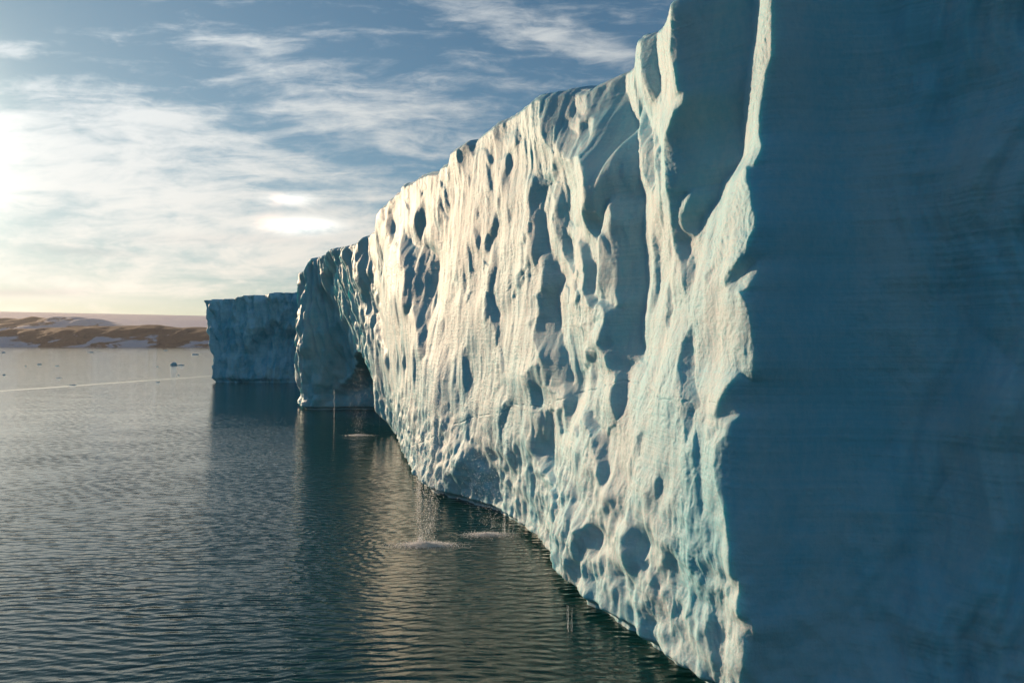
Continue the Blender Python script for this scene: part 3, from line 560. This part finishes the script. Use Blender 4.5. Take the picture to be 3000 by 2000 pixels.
# ------------------------------------------------------------------ floating ice
def at(u, v, z=0.0):
    """point on the sea surface seen at photo bearing (u, v)"""
    y = F * (H - z) / (v - VH); return ((u - UC) / F * y, y)
ice_floe_mat = ice_material('floating_ice', crusty=(.62, .76, .82), clear=(.30, .58, .68), sss=0.0, bump=.6)
def floe(name, u, v, wpx, hpx, seed, label, group=None, peak=1.0, depth=.6):
    """one lump of floating ice: irregular closed mesh, its lower part under water"""
    x, y = at(u, v); wd = wpx * y / F; ht = hpx * y / F
    bm = bmesh.new(); bmesh.ops.create_icosphere(bm, subdivisions=4, radius=1.0)
    co = np.array([v_.co for v_ in bm.verts])
    r = 1 + .35 * fbm(co[:, 0] * 1.3 + seed, co[:, 1] * 1.3 + co[:, 2], seed, 3) + .10 * perlin(co[:, 0] * 5 + co[:, 2] * 3, co[:, 1] * 5 + seed, seed + 1)
    up = np.clip(co[:, 2], 0, 1)
    sh = 1 + peak * .6 * np.maximum(0, perlin(co[:, 0] * 1.6 + seed * 3.1, co[:, 1] * 1.2 - seed, seed + 5))
    for v_, rr, c_, s_ in zip(bm.verts, r, co, sh):
        zc = c_[2]; zc = math.copysign(abs(zc) ** .7, zc)
        v_.co = Vector((c_[0] * rr * wd / 2, c_[1] * rr * wd / 2 * depth, (zc * s_ * ht * rr if zc > 0 else zc * ht * .8) + ht * .02))
    me = bpy.data.meshes.new(name); bm.to_mesh(me); bm.free()
    for p in me.polygons: p.use_smooth = seed % 2 == 0
    o = link(name, me, ice_floe_mat); o.location = (x, y, 0); return tag(o, label, 'ice floe' if name == 'ice_floe' else 'iceberg', group)
G_ = 'pieces of ice adrift in the bay'
floe('small_iceberg', 508, 1070.5, 19, 9.0, 4, 'small blocky pale iceberg beside a low slab, left of the far ice headland', G_, 1.2)
floe('ice_floe', 530, 1070.0, 19, 2.6, 7, 'low flat slab of ice touching the right side of the small iceberg', G_, .2)
for i, (u, v, wp, hp_, lab) in enumerate([
    (10, 1033.5, 9, 3.5, 'little dark peaked ice chunk at the far left edge, just under the hills'),
    (265, 1032.3, 18, 1.8, 'thin flat ice floe far out below the middle of the brown hills'),
    (571, 1039.0, 21, 2.6, 'long flat ice floe near the left edge of the far ice headland'),
    (115, 1067.5, 13, 2.2, 'low grey ice floe on the left, biggest of the three in its row'),
    (75, 1072.5, 6, 1.2, 'tiny sliver of ice, leftmost of the three in the left row'),
    (167, 1071.5, 11, 1.3, 'narrow ice sliver, rightmost of the three in the left row'),
    (461, 1073.8, 6, 1.2, 'tiny ice fragment just left of the small iceberg'),
    (485, 1026.5, 13, 1.4, 'faint flat ice sliver far out near the snowy shore'),
    (12, 1098.5, 8, 2.0, 'small ice fragment at the left edge above the bright slick'),
    (172, 1107.0, 16, 1.2, 'streak of brash ice floating above the bright slick'),
    (522, 1099.0, 7, 1.2, 'tiny ice fragment between the small iceberg and the bright slick'),
    (213, 1127.8, 20, 1.4, 'thin line of ice lying along the edge of the bright slick'),
    (463, 1119.5, 12, 1.4, 'small ice fragment on the slick, left of the far headland')]):
    floe('ice_floe', u, v, wp, hp_, 10 + i, lab, G_, .5)
floe('ice_floe', 697, 1116.0, 66, 2.0, 41, 'long white ice slab lying at the foot of the far ice headland', G_, .1, .12)
dark, t = new_mat('dark_rock')
geo = t.node('ShaderNodeNewGeometry'); nn = t.noise(t.mapping(geo.outputs['Position'], scale=(1.2, 1.2, 2.0)), 1.0, 4.0, .6)
p = t.node('ShaderNodeBsdfPrincipled', Base__Color=t.mixc(nn, (.02, .018, .016), (.09, .075, .06)), Roughness=.7); t.node('ShaderNodeOutputMaterial', Surface=p.outputs[0])
rk = floe('boulder', 743, 1118.0, 20, 5.0, 44, 'dark rounded boulder at the waterline of the far ice headland', None, .2); rk['category'] = 'boulder'
rk.data.materials.clear(); rk.data.materials.append(dark); del_ = None

# ------------------------------------------------------------------ meltwater falling from the brink
wm, t = new_mat('falling_water')
p = t.node('ShaderNodeBsdfPrincipled', Base__Color=(.92, .95, 1, 1), Roughness=.35)
tl = t.node('ShaderNodeBsdfTranslucent', Color=(.93, .96, 1, 1))
mx = t.node('ShaderNodeMixShader', Fac=.5, i1=p.outputs[0], i2=tl.outputs[0]); t.node('ShaderNodeOutputMaterial', Surface=mx.outputs[0])
OCT = np.array([(1,0,0),(-1,0,0),(0,1,0),(0,-1,0),(0,0,1),(0,0,-1)], float)
OF = np.array([(0,2,4),(2,1,4),(1,3,4),(3,0,4),(2,0,5),(1,2,5),(3,1,5),(0,3,5)])
def drops(name, P, r, l):
    """falling drops: one closed elongated bead at each point of P, radii r, lengths l"""
    P = np.asarray(P, float); n = len(P)
    V_ = P[:, None] + OCT[None] * np.stack([r, r, l], -1)[:, None]
    return mesh_from(name, V_.reshape(-1, 3), (np.arange(n)[:, None, None] * 6 + OF[None]).reshape(-1, 3), True)
def waterfall(u, vfoot, usig, ztop, n, rs, label, lean=0.0, usp=60, nsp=1500, hsp=.5, seed=0, gap=None, ysig=.6):
    rng = np.random.default_rng(seed); x, y = at(u, vfoot); k = y / F
    z = ztop * rng.random(n) ** .8
    cl = 1 + .0 * z; lx = usig * k * (1 + .6 * (z / ztop - .5))
    xx = x + rng.normal(0, 1, n) * lx + lean * z + .25 * perlin(z * .9, z * 0 + seed, seed); yy = y + rng.normal(0, 1, n) * ysig
    keep = (rng.random(n) > z / ztop * .6) & (perlin((xx - x) / (usig * k + .05) * 1.2 + seed, z / 2.5, seed + 9) > rng.uniform(-.9, .5, n))
    P = np.stack([xx, yy, z], -1)[keep]; m_ = len(P)
    rr = rs * np.exp(rng.normal(0, .35, m_)); ll = rr * rng.uniform(2.0, 6.0, m_)
    o = link('waterfall', drops('waterfall', P, rr, ll), wm); tag(o, label, 'waterfall', 'meltwater falls in front of the near cliff')
    if nsp:
        th = rng.random(nsp) * 6.283; rd = np.abs(rng.normal(0, .45, nsp)); sx = usp * k / 2
        hz = np.abs(rng.normal(0, 1, nsp)) * hsp * np.exp(-(rd / .8) ** 2)
        Q = np.stack([x + np.cos(th) * rd * sx, y + np.sin(th) * rd * max(.8, sx * .33), hz + .01], -1)
        rq = rs * 1.25 * np.exp(rng.normal(0, .35, nsp)); tag(link('splash', drops('splash', Q, rq * 1.5, rq * 1.2), wm, o), kind='stuff')
    return o
waterfall(1250, 1597, 20, 15.0, 9000, .0075, 'broad pale veil of falling meltwater ending in the widest splash', .075, 215, 9000, .09, 3)
waterfall(1228, 1590, 6, 6.5, 2600, .008, 'slim bright strand of falling water left of the widest splash', .0, 40, 300, .2, 4, ysig=.15)
waterfall(1425, 1567, 42, 9.5, 4200, .0065, 'thin drizzle falling before the dark hollow above the right-hand splash', .0, 185, 5000, .07, 5)
waterfall(1050, 1275, 15, 9.0, 2800, .007, 'glittering column of drops before the sea cave ending in a bright splash', .0, 78, 3500, .07, 6)
def strand(name, x, y, ztop, r0, seed, parent=None):
    """one continuous thread of falling water, breaking into a wider foot"""
    n, k_ = 40, 6; rng = np.random.default_rng(seed); z = np.linspace(ztop, 0.0, n); t_ = np.linspace(0, 1, n)
    cx = x + .05 * perlin(z * 1.3 + seed, z * 0, seed) + .02 * perlin(z * 5, z * 0 + seed, seed + 1); cy = y + .04 * perlin(z * 1.1, z * 0 + 3, seed + 2)
    rr = r0 * (1 + .5 * perlin(z * 7 + seed, z * 0, seed + 3) + .6 * t_ ** 3)
    an = np.arange(k_) / k_ * 6.2832
    V_ = np.stack([cx[:, None] + rr[:, None] * np.cos(an), cy[:, None] + rr[:, None] * np.sin(an), z[:, None] + 0 * an], -1).reshape(-1, 3)
    a_ = np.arange(n - 1)[:, None] * k_ + np.arange(k_); b_ = np.arange(n - 1)[:, None] * k_ + (np.arange(k_) + 1) % k_
    F_ = np.stack([a_, b_, b_ + k_, a_ + k_], -1).reshape(-1, 4)
    return link(name, mesh_from(name, V_, F_), wm, parent)
for u, v, zt_, r_, sd_, lab in ((979, 1221, 4.6, .024, 7, 'hair-thin trickle inside the cave, left of the glittering column'),
                                (1112, 1222, 2.8, .02, 8, 'faint trickle inside the cave, right of the glittering column')):
    x, y = at(u, v); tag(strand('waterfall', x, y, zt_, r_, sd_), lab, 'waterfall', 'meltwater falls in front of the near cliff')
for u, v, wpx, zt_, n_, sd_, lab in ((1672, 1843, 30, 1.1, 5, 21, 'little cluster of drips falling from the foot of the snowy bulges'),
                                     (1490, 1563, 34, 1.3, 9, 31, 'short white fringe of dripping water at the foot of the cliff')):
    x, y = at(u, v); e_ = bpy.data.objects.new('waterfall', None); C.objects.link(e_); e_.location = (x, y, 0)
    tag(e_, lab, 'waterfall', 'meltwater falls in front of the near cliff'); rng_ = random.Random(sd_)
    for q_ in range(n_):
        strand('strand', (rng_.random() - .5) * wpx * y / F, (rng_.random() - .5) * .5, zt_ * (.45 + .55 * rng_.random()), .003 + .002 * rng_.random(), sd_ + q_, e_)

# ------------------------------------------------------------------ thin air haze over the bay
hm, t = new_mat('haze_air')
pv = t.node('ShaderNodeVolumePrincipled', Color=(.92, .93, .95, 1), Density=HAZE_D, Anisotropy=.35)
t.node('ShaderNodeOutputMaterial', Volume=pv.outputs[0])
bmh = bmesh.new(); bmesh.ops.create_cube(bmh, size=1.0)
meh = bpy.data.meshes.new('haze'); bmh.to_mesh(meh); bmh.free()
hz = link('haze', meh, hm); hz.location = (-8000, 10650, 548); hz.scale = (34200, 22600, 1108); tag(hz, kind='stuff')
